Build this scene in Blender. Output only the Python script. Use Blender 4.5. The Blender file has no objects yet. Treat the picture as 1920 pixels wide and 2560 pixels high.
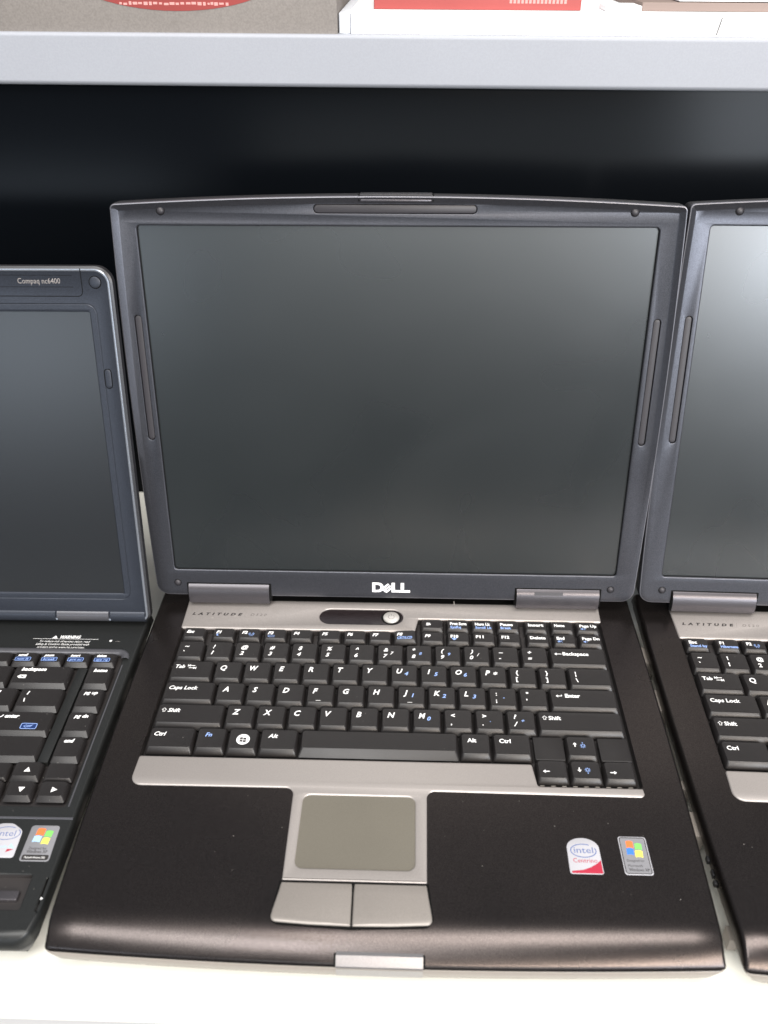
import bpy, math, random
from mathutils import Vector
from mathutils.geometry import tessellate_polygon
random.seed(7)
S = 0.001                                     # everything below is written in millimetres
R = math.radians
C = bpy.context.scene.collection
scene = bpy.context.scene

# ------------------------------------------------------------------ camera
cam = bpy.data.cameras.new('camera'); co = bpy.data.objects.new('camera', cam); C.objects.link(co)
co.location = (154.2*S, -346.2*S, 434.7*S)
co.rotation_euler = (R(56.164), R(0.246), R(1.858))
cam.sensor_fit = 'VERTICAL'; cam.sensor_height = 36; cam.lens = 30.94
cam.clip_start = 0.01; cam.clip_end = 60
cam.dof.use_dof = True; cam.dof.focus_distance = 0.555; cam.dof.aperture_fstop = 8.0
scene.camera = co
scene.render.resolution_x = 768; scene.render.resolution_y = 1024

# ------------------------------------------------------------------ room light
w = bpy.data.worlds.new('World'); scene.world = w; w.use_nodes = True
bg = w.node_tree.nodes['Background']; bg.inputs[0].default_value = (0.80, 0.88, 1.0, 1); bg.inputs[1].default_value = 0.29
def area(name, loc, target, sx, sy, power, col):
    l = bpy.data.lights.new(name, 'AREA'); l.shape = 'RECTANGLE'; l.size = sx; l.size_y = sy; l.energy = power; l.color = col
    o = bpy.data.objects.new(name, l); C.objects.link(o); o.location = loc
    o.rotation_euler = (Vector(target) - Vector(loc)).to_track_quat('-Z', 'Y').to_euler()
    return o
area('ceiling_light', (0.50, -0.45, 2.3), (0.2, 0.0, 0), 1.5, 0.8, 54, (1.0, 0.95, 0.90))
area('ceiling_light_left', (-0.50, -1.45, 2.3), (0.2, 0.0, 0), 1.3, 0.9, 54, (0.98, 0.97, 0.95))
area('ceiling_light_rear', (1.30, -2.35, 1.48), (0.25, -0.1, 0.0), 2.1, 0.30, 84, (1.0, 0.87, 0.74))
area('window_light', (1.85, -2.45, 0.80), (0.35, 0.15, 0.20), 1.35, 0.8, 74, (0.84, 0.91, 1.0))
area('window_light_side', (-1.30, -2.7, 0.27), (0.0, 0.3, 0.25), 0.9, 0.42, 6, (0.74, 0.86, 1.0))
area('screen_top_fill', (0.45, -2.9, 0.60), (0.2, 0.15, 0.25), 1.9, 0.45, 9, (0.88, 0.95, 0.98))  # added soft fill behind the camera for the glow atop the screens
scene.view_settings.view_transform = 'Standard'; scene.view_settings.look = 'None'
scene.view_settings.exposure = 0; scene.view_settings.gamma = 1

# ------------------------------------------------------------------ materials
def mat(name, col, rough=.5, metal=0., spec=.5, flake=0., fscale=3000, bump=0., bscale=2500, coat=0., blotch=0., rvar=0., rsoft=0.):
    m = bpy.data.materials.new(name); m.use_nodes = True
    nt = m.node_tree; b = nt.nodes['Principled BSDF']
    b.inputs['Base Color'].default_value = (*col, 1); b.inputs['Roughness'].default_value = rough
    b.inputs['Metallic'].default_value = metal; b.inputs['Specular IOR Level'].default_value = spec
    if coat: b.inputs['Coat Weight'].default_value = coat; b.inputs['Coat Roughness'].default_value = .15
    tc = nt.nodes.new('ShaderNodeTexCoord')
    def noise(scale, det=2):
        n = nt.nodes.new('ShaderNodeTexNoise'); n.inputs['Scale'].default_value = scale; n.inputs['Detail'].default_value = det
        nt.links.new(tc.outputs['Object'], n.inputs['Vector']); return n
    src = None
    if flake:
        n = noise(fscale, 1); r = nt.nodes.new('ShaderNodeMapRange')
        r.inputs['From Min'].default_value = .3; r.inputs['From Max'].default_value = .7
        r.inputs['To Min'].default_value = 1 - flake; r.inputs['To Max'].default_value = 1 + flake
        nt.links.new(n.outputs['Fac'], r.inputs['Value']); src = r.outputs[0]
    if blotch:
        n = noise(9, 4); r = nt.nodes.new('ShaderNodeMapRange')
        r.inputs['From Min'].default_value = .3; r.inputs['From Max'].default_value = .7
        r.inputs['To Min'].default_value = 1 - blotch; r.inputs['To Max'].default_value = 1 + blotch
        nt.links.new(n.outputs['Fac'], r.inputs['Value'])
        if src is None: src = r.outputs[0]
        else:
            mm = nt.nodes.new('ShaderNodeMath'); mm.operation = 'MULTIPLY'
            nt.links.new(src, mm.inputs[0]); nt.links.new(r.outputs[0], mm.inputs[1]); src = mm.outputs[0]
    if src is not None:
        v = nt.nodes.new('ShaderNodeVectorMath'); v.operation = 'SCALE'; v.inputs[0].default_value = col
        nt.links.new(src, v.inputs['Scale']); nt.links.new(v.outputs[0], b.inputs['Base Color'])
    if rvar:
        n = noise(14, 5); r = nt.nodes.new('ShaderNodeMapRange')
        r.inputs['From Min'].default_value = .3; r.inputs['From Max'].default_value = .7
        r.inputs['To Min'].default_value = rough - rvar; r.inputs['To Max'].default_value = rough + rvar
        nt.links.new(n.outputs['Fac'], r.inputs['Value']); nt.links.new(r.outputs[0], b.inputs['Roughness'])
    if rsoft:
        n = noise(11, 1.5); n.inputs['Distortion'].default_value = .6; r = nt.nodes.new('ShaderNodeMapRange')
        r.inputs['From Min'].default_value = .3; r.inputs['From Max'].default_value = .7
        r.inputs['To Min'].default_value = rough - rsoft; r.inputs['To Max'].default_value = rough + rsoft
        nt.links.new(n.outputs['Fac'], r.inputs['Value']); nt.links.new(r.outputs[0], b.inputs['Roughness'])
    if bump:
        n = noise(bscale, 2); bp = nt.nodes.new('ShaderNodeBump'); bp.inputs['Strength'].default_value = bump; bp.inputs['Distance'].default_value = .0002
        nt.links.new(n.outputs['Fac'], bp.inputs['Height']); nt.links.new(bp.outputs[0], b.inputs['Normal'])
    return m
M = dict(
 deck=mat('graphite_paint', (.056,.048,.046), .28, .90, .5, flake=.35, fscale=2600, bump=.12, rvar=.04),
 bezel=mat('slate_paint', (.066,.068,.079), .36, .72, .5, flake=.28, fscale=2600, bump=.12, rvar=.04),
 slot=mat('bumper_rubber', (.028,.026,.030), .5, 0, .5, flake=.25),
 shell=mat('lid_black', (.020,.020,.022), .38, .3, .5),
 rim=mat('rim_edge', (.17,.17,.19), .40, .7, .5),
 silver=mat('silver_paint', (.355,.328,.312), .42, .45, .5, flake=.12, fscale=2600, bump=.08, blotch=.03),
 button=mat('button_paint', (.27,.248,.228), .45, .35, .5, flake=.10, blotch=.04),
 pad=mat('touchpad_film', (.130,.120,.098), .50, .1, .4, flake=.14, blotch=.08),
 hinge=mat('hinge_plastic', (.078,.073,.080), .34, .60, .5, flake=.18),
 latch=mat('latch_metal', (.30,.29,.295), .34, .75, .5, flake=.12),
 key=mat('key_plastic', (.0115,.0100,.0100), .46, 0, .55, flake=.3, bump=.16, bscale=3500, rvar=.07),
 well=mat('key_well', (.028,.025,.025), .5, 0, .4),
 screen=mat('matte_panel', (.011,.0135,.0145), .28, 0, 1.0, flake=.10, rsoft=.018),
 chassis=mat('bottom_case_plastic', (.24,.215,.19), .38, 0, .5, flake=.1),  # tone lightened to stand in for table glare on the lower case
 white=mat('print_white', (.80,.80,.80), .6, 0, .2),
 blue=mat('print_blue', (.26,.38,.70), .6, 0, .2),
 navy=mat('print_navy', (.012,.03,.11), .6, 0, .2),
 ink=mat('print_dark', (.030,.028,.028), .6, 0, .2),
 midink=mat('print_faded', (.13,.12,.115), .6, 0, .2),
 grey=mat('print_grey', (.26,.24,.23), .6, 0, .2),
 dark=mat('gap_dark', (.004,.004,.004), .7, 0, .1),  # near-black fill, paints the shade inside gaps and seams
 pbtn=mat('power_button', (.60,.58,.55), .35, .5, .5),
 gloss=mat('window_gloss', (.016,.012,.013), .25, 0, .5, flake=.3, fscale=900),
 hpdeck=mat('charcoal_plastic', (.013,.014,.014), .42, .1, .5, flake=.3, bump=.14),
 hpbezel=mat('blue_charcoal_plastic', (.033,.038,.050), .40, .38, .5, flake=.3, fscale=2600, bump=.1),
 hprim=mat('hp_rim', (.45,.48,.53), .28, .8, .5),
 hproll=mat('hp_roll', (.085,.085,.095), .35, .35, .5),
 hpscreen=mat('hp_panel', (.011,.012,.0135), .29, 0, .9, flake=.10),
 inkblue=mat('print_slate_blue', (.10,.14,.30), .6, 0, .2),
 stw=mat('sticker_white', (.41,.41,.44), .4, 0, .4), stg=mat('sticker_silver', (.30,.30,.32), .35, .4, .5, flake=.1),
 red=mat('print_red', (.36,.025,.05), .5, 0, .3), orange=mat('print_orange', (.80,.17,.05), .5, 0, .3),
 green=mat('print_green', (.18,.50,.12), .5, 0, .3), yellow=mat('print_yellow', (.80,.70,.12), .5, 0, .3),
 cobalt=mat('print_cobalt', (.05,.18,.62), .5, 0, .3), sky=mat('print_sky', (.35,.55,.80), .5, 0, .3),
 table=mat('cream_laminate', (.82,.82,.755), .38, 0, .5, blotch=.02, bump=.03, bscale=700),
 tedge=mat('table_edge_grey', (.42,.42,.42), .5, 0, .4),
 shelf=mat('shelf_laminate', (.29,.303,.335), .5, 0, .3, blotch=.02, flake=.03, fscale=900),
 black=mat('black_gloss_board', (.002,.0026,.0036), .18, 0, .07),
 card=mat('grey_card', (.175,.16,.148), .7, 0, .3, flake=.10, fscale=900, blotch=.06),
 cardred=mat('red_print', (.30,.060,.055), .6, 0, .3, blotch=.10), cardpink=mat('pink_print', (.55,.28,.26), .6, 0, .3),
 paper=mat('white_paper', (.86,.86,.87), .6, 0, .3), paperside=mat('paper_side', (.62,.65,.70), .8, 0, .2, flake=.1, fscale=700),
 brown=mat('dull_brown', (.22,.17,.15), .6, 0, .3), olive=mat('dull_olive', (.17,.16,.13), .7, 0, .3, blotch=.08), tan=mat('tan_edge', (.45,.30,.20), .6),
 floor=mat('dark_carpet', (.012,.012,.013), .9, 0, .2, flake=.3, fscale=200),
 dust=mat('dust', (.34,.32,.30), .9, 0, .1),
)

# ------------------------------------------------------------------ geometry helpers
def fillet(pts, seg=5):
    """pts: (x, y[, r]) -> outline with rounded corners"""
    out = []; n = len(pts)
    for i in range(n):
        p = pts[i]; r = p[2] if len(p) > 2 else 0
        P = Vector(p[:2])
        if r <= 0: out.append((P.x, P.y)); continue
        a = Vector(pts[i-1][:2]) - P; b = Vector(pts[(i+1) % n][:2]) - P
        la, lb = a.length, b.length; a.normalize(); b.normalize()
        ang = a.angle(b); t = min(r / math.tan(ang/2), la*.49, lb*.49); r = t*math.tan(ang/2)
        c = P + (a + b).normalized() * (r / math.sin(ang/2))
        A = P + a*t - c; B = P + b*t - c
        a0 = math.atan2(A.y, A.x); a1 = math.atan2(B.y, B.x); d = (a1 - a0 + math.pi) % (2*math.pi) - math.pi
        for k in range(seg+1):
            th = a0 + d*k/seg; out.append((c.x + r*math.cos(th), c.y + r*math.sin(th)))
    return out
def rect(x0, y0, x1, y1, r=0, seg=5): return fillet([(x0,y0,r),(x1,y0,r),(x1,y1,r),(x0,y1,r)], seg)
def circle(x, y, r, n=24, ry=None): return [(x + r*math.cos(2*math.pi*i/n), y + (ry or r)*math.sin(2*math.pi*i/n)) for i in range(n)]
def densify(pts, step):
    out = []
    for i, p in enumerate(pts):
        q = pts[(i+1) % len(pts)]; L = math.dist(p, q); k = max(1, int(L/step))
        for j in range(k): out.append((p[0]+(q[0]-p[0])*j/k, p[1]+(q[1]-p[1])*j/k))
    return out
def normals(pts):
    res = []; n = len(pts)
    for i in range(n):
        a, p, b = pts[i-1], pts[i], pts[(i+1) % n]
        e1 = Vector((p[0]-a[0], p[1]-a[1])); e2 = Vector((b[0]-p[0], b[1]-p[1]))
        if e1.length < 1e-6: e1 = e2
        if e2.length < 1e-6: e2 = e1
        e1 = e1.normalized(); e2 = e2.normalized()
        n1 = Vector((-e1.y, e1.x)); n2 = Vector((-e2.y, e2.x)); m = n1 + n2
        if m.length < 1e-6: m = n1
        m.normalize(); m /= max(.4, m.dot(n1)); res.append(m)      # inward for a CCW outline
    return res
def inset(pts, d):
    N = normals(pts); f = d if callable(d) else (lambda i, p: d)
    return [(p[0] + N[i].x*f(i, p), p[1] + N[i].y*f(i, p)) for i, p in enumerate(pts)]
ident = lambda a, b, c: (a, b, c)
lidT = lambda a, b, c: (a, -c, b)
class G:
    def __init__(s, T=ident): s.v = []; s.f = []; s.m = []; s.T = T
    def ring(s, pts, z):
        i0 = len(s.v)
        for k, p in enumerate(pts): s.v.append(s.T(p[0], p[1], z[k] if isinstance(z, (list, tuple)) else z))
        return list(range(i0, len(s.v)))
    def bridge(s, a, b, m=0, closed=True):
        n = len(a)
        for i in range(n if closed else n-1):
            j = (i+1) % n; s.f.append((a[i], a[j], b[j], b[i])); s.m.append(m)
    def cap(s, outer, m=0, holes=(), flip=False):
        polys = [[Vector(s.v[i]) for i in outer]] + [[Vector(s.v[i]) for i in h] for h in holes]
        idx = list(outer) + [i for h in holes for i in h]
        N = None
        for t in tessellate_polygon(polys):
            a, b, c = [idx[k] for k in t]
            A, B, D = Vector(s.v[a]), Vector(s.v[b]), Vector(s.v[c])
            nn = (B-A).cross(D-A)
            if nn.length < 1e-9: continue
            up = Vector(s.T(0,0,1)) - Vector(s.T(0,0,0))
            good = nn.dot(up) > 0
            if flip: good = not good
            s.f.append((a,b,c) if good else (a,c,b)); s.m.append(m)
    def plate(s, outer, z0, z1, bev=.4, m=0, mb=None, holes=(), hbev=None, bottom=False, hz0=None):
        """upright plate with a rounded upper edge; holes get the same edge"""
        mb = m if mb is None else mb
        r = [s.ring(outer, z0), s.ring(outer, z1-bev), s.ring(inset(outer, bev*.3), z1-bev*.3), s.ring(inset(outer, bev), z1)]
        s.bridge(r[0], r[1], m); s.bridge(r[1], r[2], mb); s.bridge(r[2], r[3], mb)
        hr = []
        for h in holes:
            hb = bev if hbev is None else hbev
            q = [s.ring(inset(h, -hb), z1), s.ring(inset(h, -hb*.3), z1-hb*.3), s.ring(h, z1-hb), s.ring(h, z0 if hz0 is None else hz0)]
            s.bridge(q[0], q[1], mb); s.bridge(q[1], q[2], mb); s.bridge(q[2], q[3], m); hr.append(q[0])
        s.cap(r[3], m, hr)
        if bottom: s.cap(r[0], m, flip=True)
    def flat(s, outer, z, m=0, holes=()):
        s.cap(s.ring(outer, z), m, [s.ring(h, z) for h in holes])
    def tube(s, path, prof, m=0):
        """sweep prof (offset, height) along an open 2-D path"""
        rings = []
        for i, p in enumerate(path):
            a = path[max(0, i-1)]; b = path[min(len(path)-1, i+1)]
            d = Vector((b[0]-a[0], b[1]-a[1])).normalized(); n = Vector((-d.y, d.x))
            rings.append([len(s.v)+k for k in range(len(prof))])
            for (o, h) in prof: s.v.append(s.T(p[0]+n.x*o, p[1]+n.y*o, h))
        for a, b in zip(rings, rings[1:]):
            for k in range(len(prof)-1): s.f.append((a[k], b[k], b[k+1], a[k+1])); s.m.append(m)
    def extrude_x(s, prof, x0, x1, m=0, chamfer=0):
        """prof in (y,z) local plane order, swept along x with closed ends"""
        xs = [x0, x1]
        R_ = []
        for x in xs:
            i0 = len(s.v)
            for (y, z) in prof: s.v.append(s.T(x, y, z))
            R_.append(list(range(i0, len(s.v))))
        s.bridge(R_[0], R_[1], m)
        s.f.append(tuple(reversed(R_[0]))); s.m.append(m); s.f.append(tuple(R_[1])); s.m.append(m)
    def box(s, x0, y0, z0, x1, y1, z1, m=0):
        s.plate(rect(x0, y0, x1, y1), z0, z1, min(.3, (z1-z0)*.3), m, bottom=True)

def link(name, me, parent=None):
    o = bpy.data.objects.new(name, me); C.objects.link(o)
    if parent is not None: o.parent = parent
    return o
def mesh(name, g, mats, off=(0,0,0), angle=38):
    me = bpy.data.meshes.new(name)
    me.from_pydata([((x-off[0])*S, (y-off[1])*S, (z-off[2])*S) for x, y, z in g.v], [], g.f)
    for mt in mats: me.materials.append(M[mt])
    me.polygons.foreach_set('material_index', g.m)
    me.polygons.foreach_set('use_smooth', [True]*len(g.f))
    me.update(); me.validate()
    me.set_sharp_from_angle(angle=R(angle))
    return me
def tag(o, label=None, cat=None, group=None, kind=None):
    if label: o['label'] = label
    if cat: o['category'] = cat
    if group: o['group'] = group
    if kind: o['kind'] = kind
    return o

# ------------------------------------------------------------------ flat lettering
fc = bpy.data.curves.new('lettering', 'FONT'); fo = bpy.data.objects.new('lettering', fc); C.objects.link(fo)
fc.resolution_u = 2
_tc = {}
def glyphs(s, shear, bold, space):
    k = (s, shear, bold, space)
    if k not in _tc:
        fc.body = s; fc.size = 1; fc.shear = shear; fc.offset = bold; fc.space_character = space; fc.fill_mode = 'FRONT'
        dg = bpy.context.evaluated_depsgraph_get(); dg.update()
        e = fo.evaluated_get(dg); me = e.to_mesh()
        _tc[k] = ([(v.co.x, v.co.y) for v in me.vertices], [tuple(p.vertices) for p in me.polygons])
        e.to_mesh_clear()
    return _tc[k]
CAP = .66
def text(g, s, x, y, h, z, m=0, shear=.0, bold=.018, width=None, space=1.0, align='L', sx=1.0):
    """h = capital height in mm; width stretches the string to that many mm"""
    tricky = any(c in 'gQ*@&8' for c in s); twice = tricky and bold > .015
    V, F = glyphs(s, shear, 0.0 if tricky else bold, space)
    if not V: return
    k = h/CAP; xs = [a for a, b in V]; x0, x1 = min(xs), max(xs)
    kx = k*sx if width is None else width/(x1-x0)
    base = x - (x0*kx if align == 'L' else (x0+x1)/2*kx if align == 'C' else x1*kx)
    for (ex, ey, ez) in (((-1,-.5,0), (1,-.5,.004), (0,1,.008)) if twice else ((0,0,0),)):
        i0 = len(g.v); q = bold*k*.8
        for a, b in V: g.v.append(g.T(base + a*kx + ex*q, y + b*k + ey*q, z + ez))
        for f in F:
            P = [V[i] for i in f]
            if max(p[1] for p in P) > 1.05 or max(p[1] for p in P) - min(p[1] for p in P) > 1.1: continue
            g.f.append(tuple(i0+i for i in f)); g.m.append(m)
def poly(g, pts, x, y, s, z, m=0, holes=(), shear=0):
    tr = lambda P: [(x + (a + shear*b)*s, y + b*s) for a, b in P]
    g.flat(tr(pts), z, m, [tr(h) for h in holes])
def stroke(g, pts, wd, x, y, s, z, m=0, closed=False, shear=0):
    """polyline of constant width, as flat quads"""
    P = [Vector((x + (a + shear*b)*s, y + b*s)) for a, b in pts]
    n = len(P); L = []; Rr = []
    for i in range(n):
        a = P[i-1] if (i or closed) else P[i]; b = P[(i+1) % n] if (i < n-1 or closed) else P[i]
        d = (b-a).normalized(); nn = Vector((-d.y, d.x))*wd/2
        L.append(P[i]+nn); Rr.append(P[i]-nn)
    i0 = len(g.v)
    for q in L + Rr: g.v.append(g.T(q.x, q.y, z))
    for i in range(n if closed else n-1):
        j = (i+1) % n; g.f.append((i0+i, i0+n+i, i0+n+j, i0+j)); g.m.append(m)
def arrow(g, x, y, L, dirn, z, m=0, hd=1.1, wd=.45):
    dx, dy = {'l': (-1,0), 'r': (1,0), 'u': (0,1), 'd': (0,-1)}[dirn]
    c, s_ = dx, dy
    P = [(-L/2,-wd/2),(L/2-hd,-wd/2),(L/2-hd,-hd*.8),(L/2,0),(L/2-hd,hd*.8),(L/2-hd,wd/2),(-L/2,wd/2)]
    g.flat([(x + a*c - b*s_, y + a*s_ + b*c) for a, b in P], z, m)
def arc(a0, a1, r=1, n=12, cx=0, cy=0): return [(cx + r*math.cos(R(a0+(a1-a0)*i/n)), cy + r*math.sin(R(a0+(a1-a0)*i/n))) for i in range(n+1)]
def flagpane(g, x, y, wd, ht, z, m):
    """one pane of a four-pane waving flag, wavy along the top and bottom"""
    n = 6; top = [(x + wd*i/n, y + ht + .10*ht*math.sin(math.pi*i/n*1.1)) for i in range(n+1)]
    bot = [(x - .06*wd + wd*i/n, y + .10*ht*math.sin(math.pi*i/n*1.1)) for i in range(n+1)]
    g.flat(bot + top[::-1], z, m)

# ------------------------------------------------------------------ keys
_kc = {}
def key_mesh(wd, dp, h, sl, style):
    """one key cap: sloped skirt (front slope longest), rounded shoulder, shallow dished top; its bottom left front corner is the origin"""
    k = (round(wd,1), round(dp,1), h, sl, style)
    if k in _kc: return _kc[k]
    g = G(); fs, ss, bs = sl
    o0 = fillet([(0,0,1.1),(wd,0,1.1),(wd,dp,1.1),(0,dp,1.1)], 2)
    o1 = fillet([(ss,fs,1.5),(wd-ss,fs,1.5),(wd-ss*.8,dp-bs,1.8),(ss*.8,dp-bs,1.8)], 2)
    a = g.ring(o0, 0); b = g.ring(o0, .5); c = g.ring(o1, h-.35)
    d = g.ring(inset(o1, .35), h); e = g.ring(inset(o1, 1.8), h-.10)
    for p, q in ((a,b),(b,c),(c,d),(d,e)): g.bridge(p, q)
    g.cap(e)
    me = mesh('key', g, ['key'], angle=30 if style == 'hp' else 42); _kc[k] = me
    return me
def put_key(root, off, x, y, wd, dp, h, sl, style, draw=None, mats=('white','blue','navy')):
    o = link('key', key_mesh(wd, dp, h, sl, style), root)
    o.location = ((x-off[0])*S, (y-off[1])*S, (0-off[2])*S)
    if random.random() < .8: o.rotation_euler = (random.uniform(-.004,.004), random.uniform(-.004,.004), random.uniform(-.003,.003))
    if draw:
        g = G(); draw(g, wd, dp - ((1.9 if dp > 14 else 1.2) if style == 'dell' else .6), h + .03)
        if g.v: link('legend', mesh('legend', g, mats), o)
    return o
def top_base(y_top, h): return y_top - h

# drawing functions for the legends: g, key width, key depth, z
def leg_letter(c, sub=None, sh=.25, bar=False):
    def f(g, wd, dp, z):
        text(g, c, 4.2 if c != 'I' else 5.2, dp-6.0, 3.9, z, 0, sh, .028, sx=.80 if c in 'WM' else .90)
        if sub: text(g, sub, 9.4, dp-7.6, 2.9 if sub != '*' else 4.2, z, 1 if sub != '*' else 0, sh, .03)
        if bar: g.flat(rect(6.8, 3.9, 9.8, 4.2), z+.12, 0)
    return f
def leg_pair(a, b, sub=None, sh=.25):
    def f(g, wd, dp, z):
        text(g, a, 4.9, dp-4.8 if a not in '_-' else dp-3.6, 3.1, z, 0, sh, .028)
        text(g, b, 4.6, dp-10.6, 3.1, z, 0, sh, .028)
        if b == '1': stroke(g, [(0,0),(.9,.75)], .5, 4.6 if sh == 0 else 5.3, dp-8.4, 1, z+.01, 0)
        if sub: text(g, sub, 9.3, dp-7.6, 2.5, z, 1 if sub not in '/7' or sh == 0 else 0, sh, .015)
    return f
def leg_word(s, sub=None, h=2.8, sh=.25, dx=3.4, col=0):
    def f(g, wd, dp, z):
        text(g, s, dx, dp-4.9, h, z, col, sh, .022)
        if sub: text(g, sub, dx, dp-7.6, 2.0, z, 1, sh, .015)
    return f
def leg_small(s, sub=None, sh=.2, sym=None):
    def f(g, wd, dp, z):
        text(g, s, 2.9, dp-4.2, 2.5, z, 0, sh, .04, width=min(len(s)*1.75, wd-5) if len(s) > 2 else None)
        if sub: text(g, sub, 3.0, dp-7.5, 2.2, z, 1, sh, .03, width=min(len(sub)*1.45, wd-5.0))
        if sym: sym(g, wd, dp, z)
    return f
def s_moon(g, wd, dp, z): g.flat(arc(60, 300, 1.15, 12, 4.6, dp-5.6) + arc(285, 75, .95, 10, 5.25, dp-5.6), z, 1)
def s_wifi(g, wd, dp, z):
    stroke(g, [(0,0),(.8,2.2),(1.6,0)], .3, 8.7, dp-6.6, 1, z, 1)
    for r in (1.0, 1.7):
        stroke(g, arc(-50, 50, r, 6), .28, 9.5, dp-4.2, 1, z, 1); stroke(g, arc(130, 230, r, 6), .28, 9.5, dp-4.2, 1, z, 1)
def s_batt(g, wd, dp, z):
    stroke(g, [(0,0),(3.9,0),(3.9,1.5),(0,1.5),(-.5,.75)], .32, 3.8, dp-6.8, 1, z, 1, closed=True)
def s_doc(g, wd, dp, z):
    for k in range(3): g.flat(rect(4.0, dp-3.0-k*.75, 6.6, dp-2.5-k*.75), z, 0)
    g.flat([(6.1,dp-5.0),(6.1,dp-2.8),(7.4,dp-4.2)], z, 0); g.flat(rect(4.0, dp-5.1, 5.8, dp-4.7), z, 0)
def s_eject(g, wd, dp, z):
    g.flat([(3.6,dp-5.2),(5.3,dp-6.8),(7,dp-5.2)], z, 1); g.flat(rect(3.6, dp-5.0, 7, dp-4.4), z, 1)
def s_spk(n):
    def f(g, wd, dp, z):
        g.flat([(3.3,dp-6.4),(4.0,dp-6.4),(4.8,dp-7.1),(4.8,dp-4.9),(4.0,dp-5.6),(3.3,dp-5.6)], z, 1)
        for k in range(n): stroke(g, arc(-50, 50, .7+.6*k, 5), .25, 5.0, dp-6.0, 1, z, 1)
        if n == 0: stroke(g, [(-.6,-1),(2.4,1.2)], .25, 4.2, dp-6.0, 1, z, 1); stroke(g, [(-.6,1.2),(2.4,-1)], .25, 4.2, dp-6.0, 1, z, 1)
    return f
def s_sun(g, x, y, z, up):
    stroke(g, arc(0, 330, .9, 11), .32, x, y, 1, z, 1, closed=True)
    for k in range(8):
        a = k*45; stroke(g, [(1.2*math.cos(R(a)), 1.2*math.sin(R(a))), (1.7*math.cos(R(a)), 1.7*math.sin(R(a)))], .3, x, y, 1, z, 1)
    t = 1 if up else -1
    g.flat([(x-.5, y+2.1*t), (x+.5, y+2.1*t), (x, y+2.8*t)] if up else [(x-.5, y-2.1), (x, y-2.8), (x+.5, y-2.1)], z, 1)
def leg_shift(sh):
    def f(g, wd, dp, z):
        P = [(0,0),(.9,0),(.9,-1.5),(2.1,-1.5),(2.1,0),(3.0,0),(1.5,1.5)]
        stroke(g, P, .38, 3.2, dp-3.4, 1, z, 0, closed=True)
        text(g, 'Shift', 7.0, dp-5.0, 2.8, z, 0, sh, .022)
    return f
def leg_tab(sh):
    def f(g, wd, dp, z):
        text(g, 'Tab', 3.2, dp-4.9, 2.8, z, 0, sh, .022)
        arrow(g, 13.6, dp-2.6, 4.4, 'l', z, 0, 1.4, .5); g.flat(rect(11.0, dp-3.6, 11.4, dp-1.6), z, 0)
        arrow(g, 14.1, dp-4.7, 4.4, 'r', z, 0, 1.4, .5); g.flat(rect(16.3, dp-5.7, 16.7, dp-3.7), z, 0)
    return f
def leg_enter(g, wd, dp, z):
    arrow(g, 6.0, dp-4.1, 3.6, 'l', z, 0, 1.4, .5); g.flat(rect(7.6, dp-4.3, 8.1, dp-3.0), z, 0)
    text(g, 'Enter', 10.0, dp-5.2, 2.8, z, 0, 0, .035)
def leg_back(g, wd, dp, z):
    arrow(g, 5.8, dp-4.1, 4.8, 'l', z, 0, 1.6, .5); text(g, 'Backspace', 8.9, dp-5.2, 2.8, z, 0, 0, .03, width=17)
def leg_win(g, wd, dp, z):
    g.flat(circle(9.6, dp-6.6, 4.0, 28), z, 0)
    for ix in (0,1):
        for iy in (0,1): flagpane(g, 7.7+ix*2.05, dp-8.6+iy*1.9-ix*.25, 1.75, 1.55, z+.03, 3)
def leg_arrow(d, sun=None):
    def f(g, wd, dp, z):
        arrow(g, 5.6 if not sun else 5.6, dp-6.2 if not sun else dp-4.6, 3.8 if not sun else 3.2, d, z, 0, 1.5, .6)
        if sun: s_sun(g, 10.2, dp-5.4 if sun == 'u' else dp-4.6, z, sun == 'u')
    return f

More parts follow.
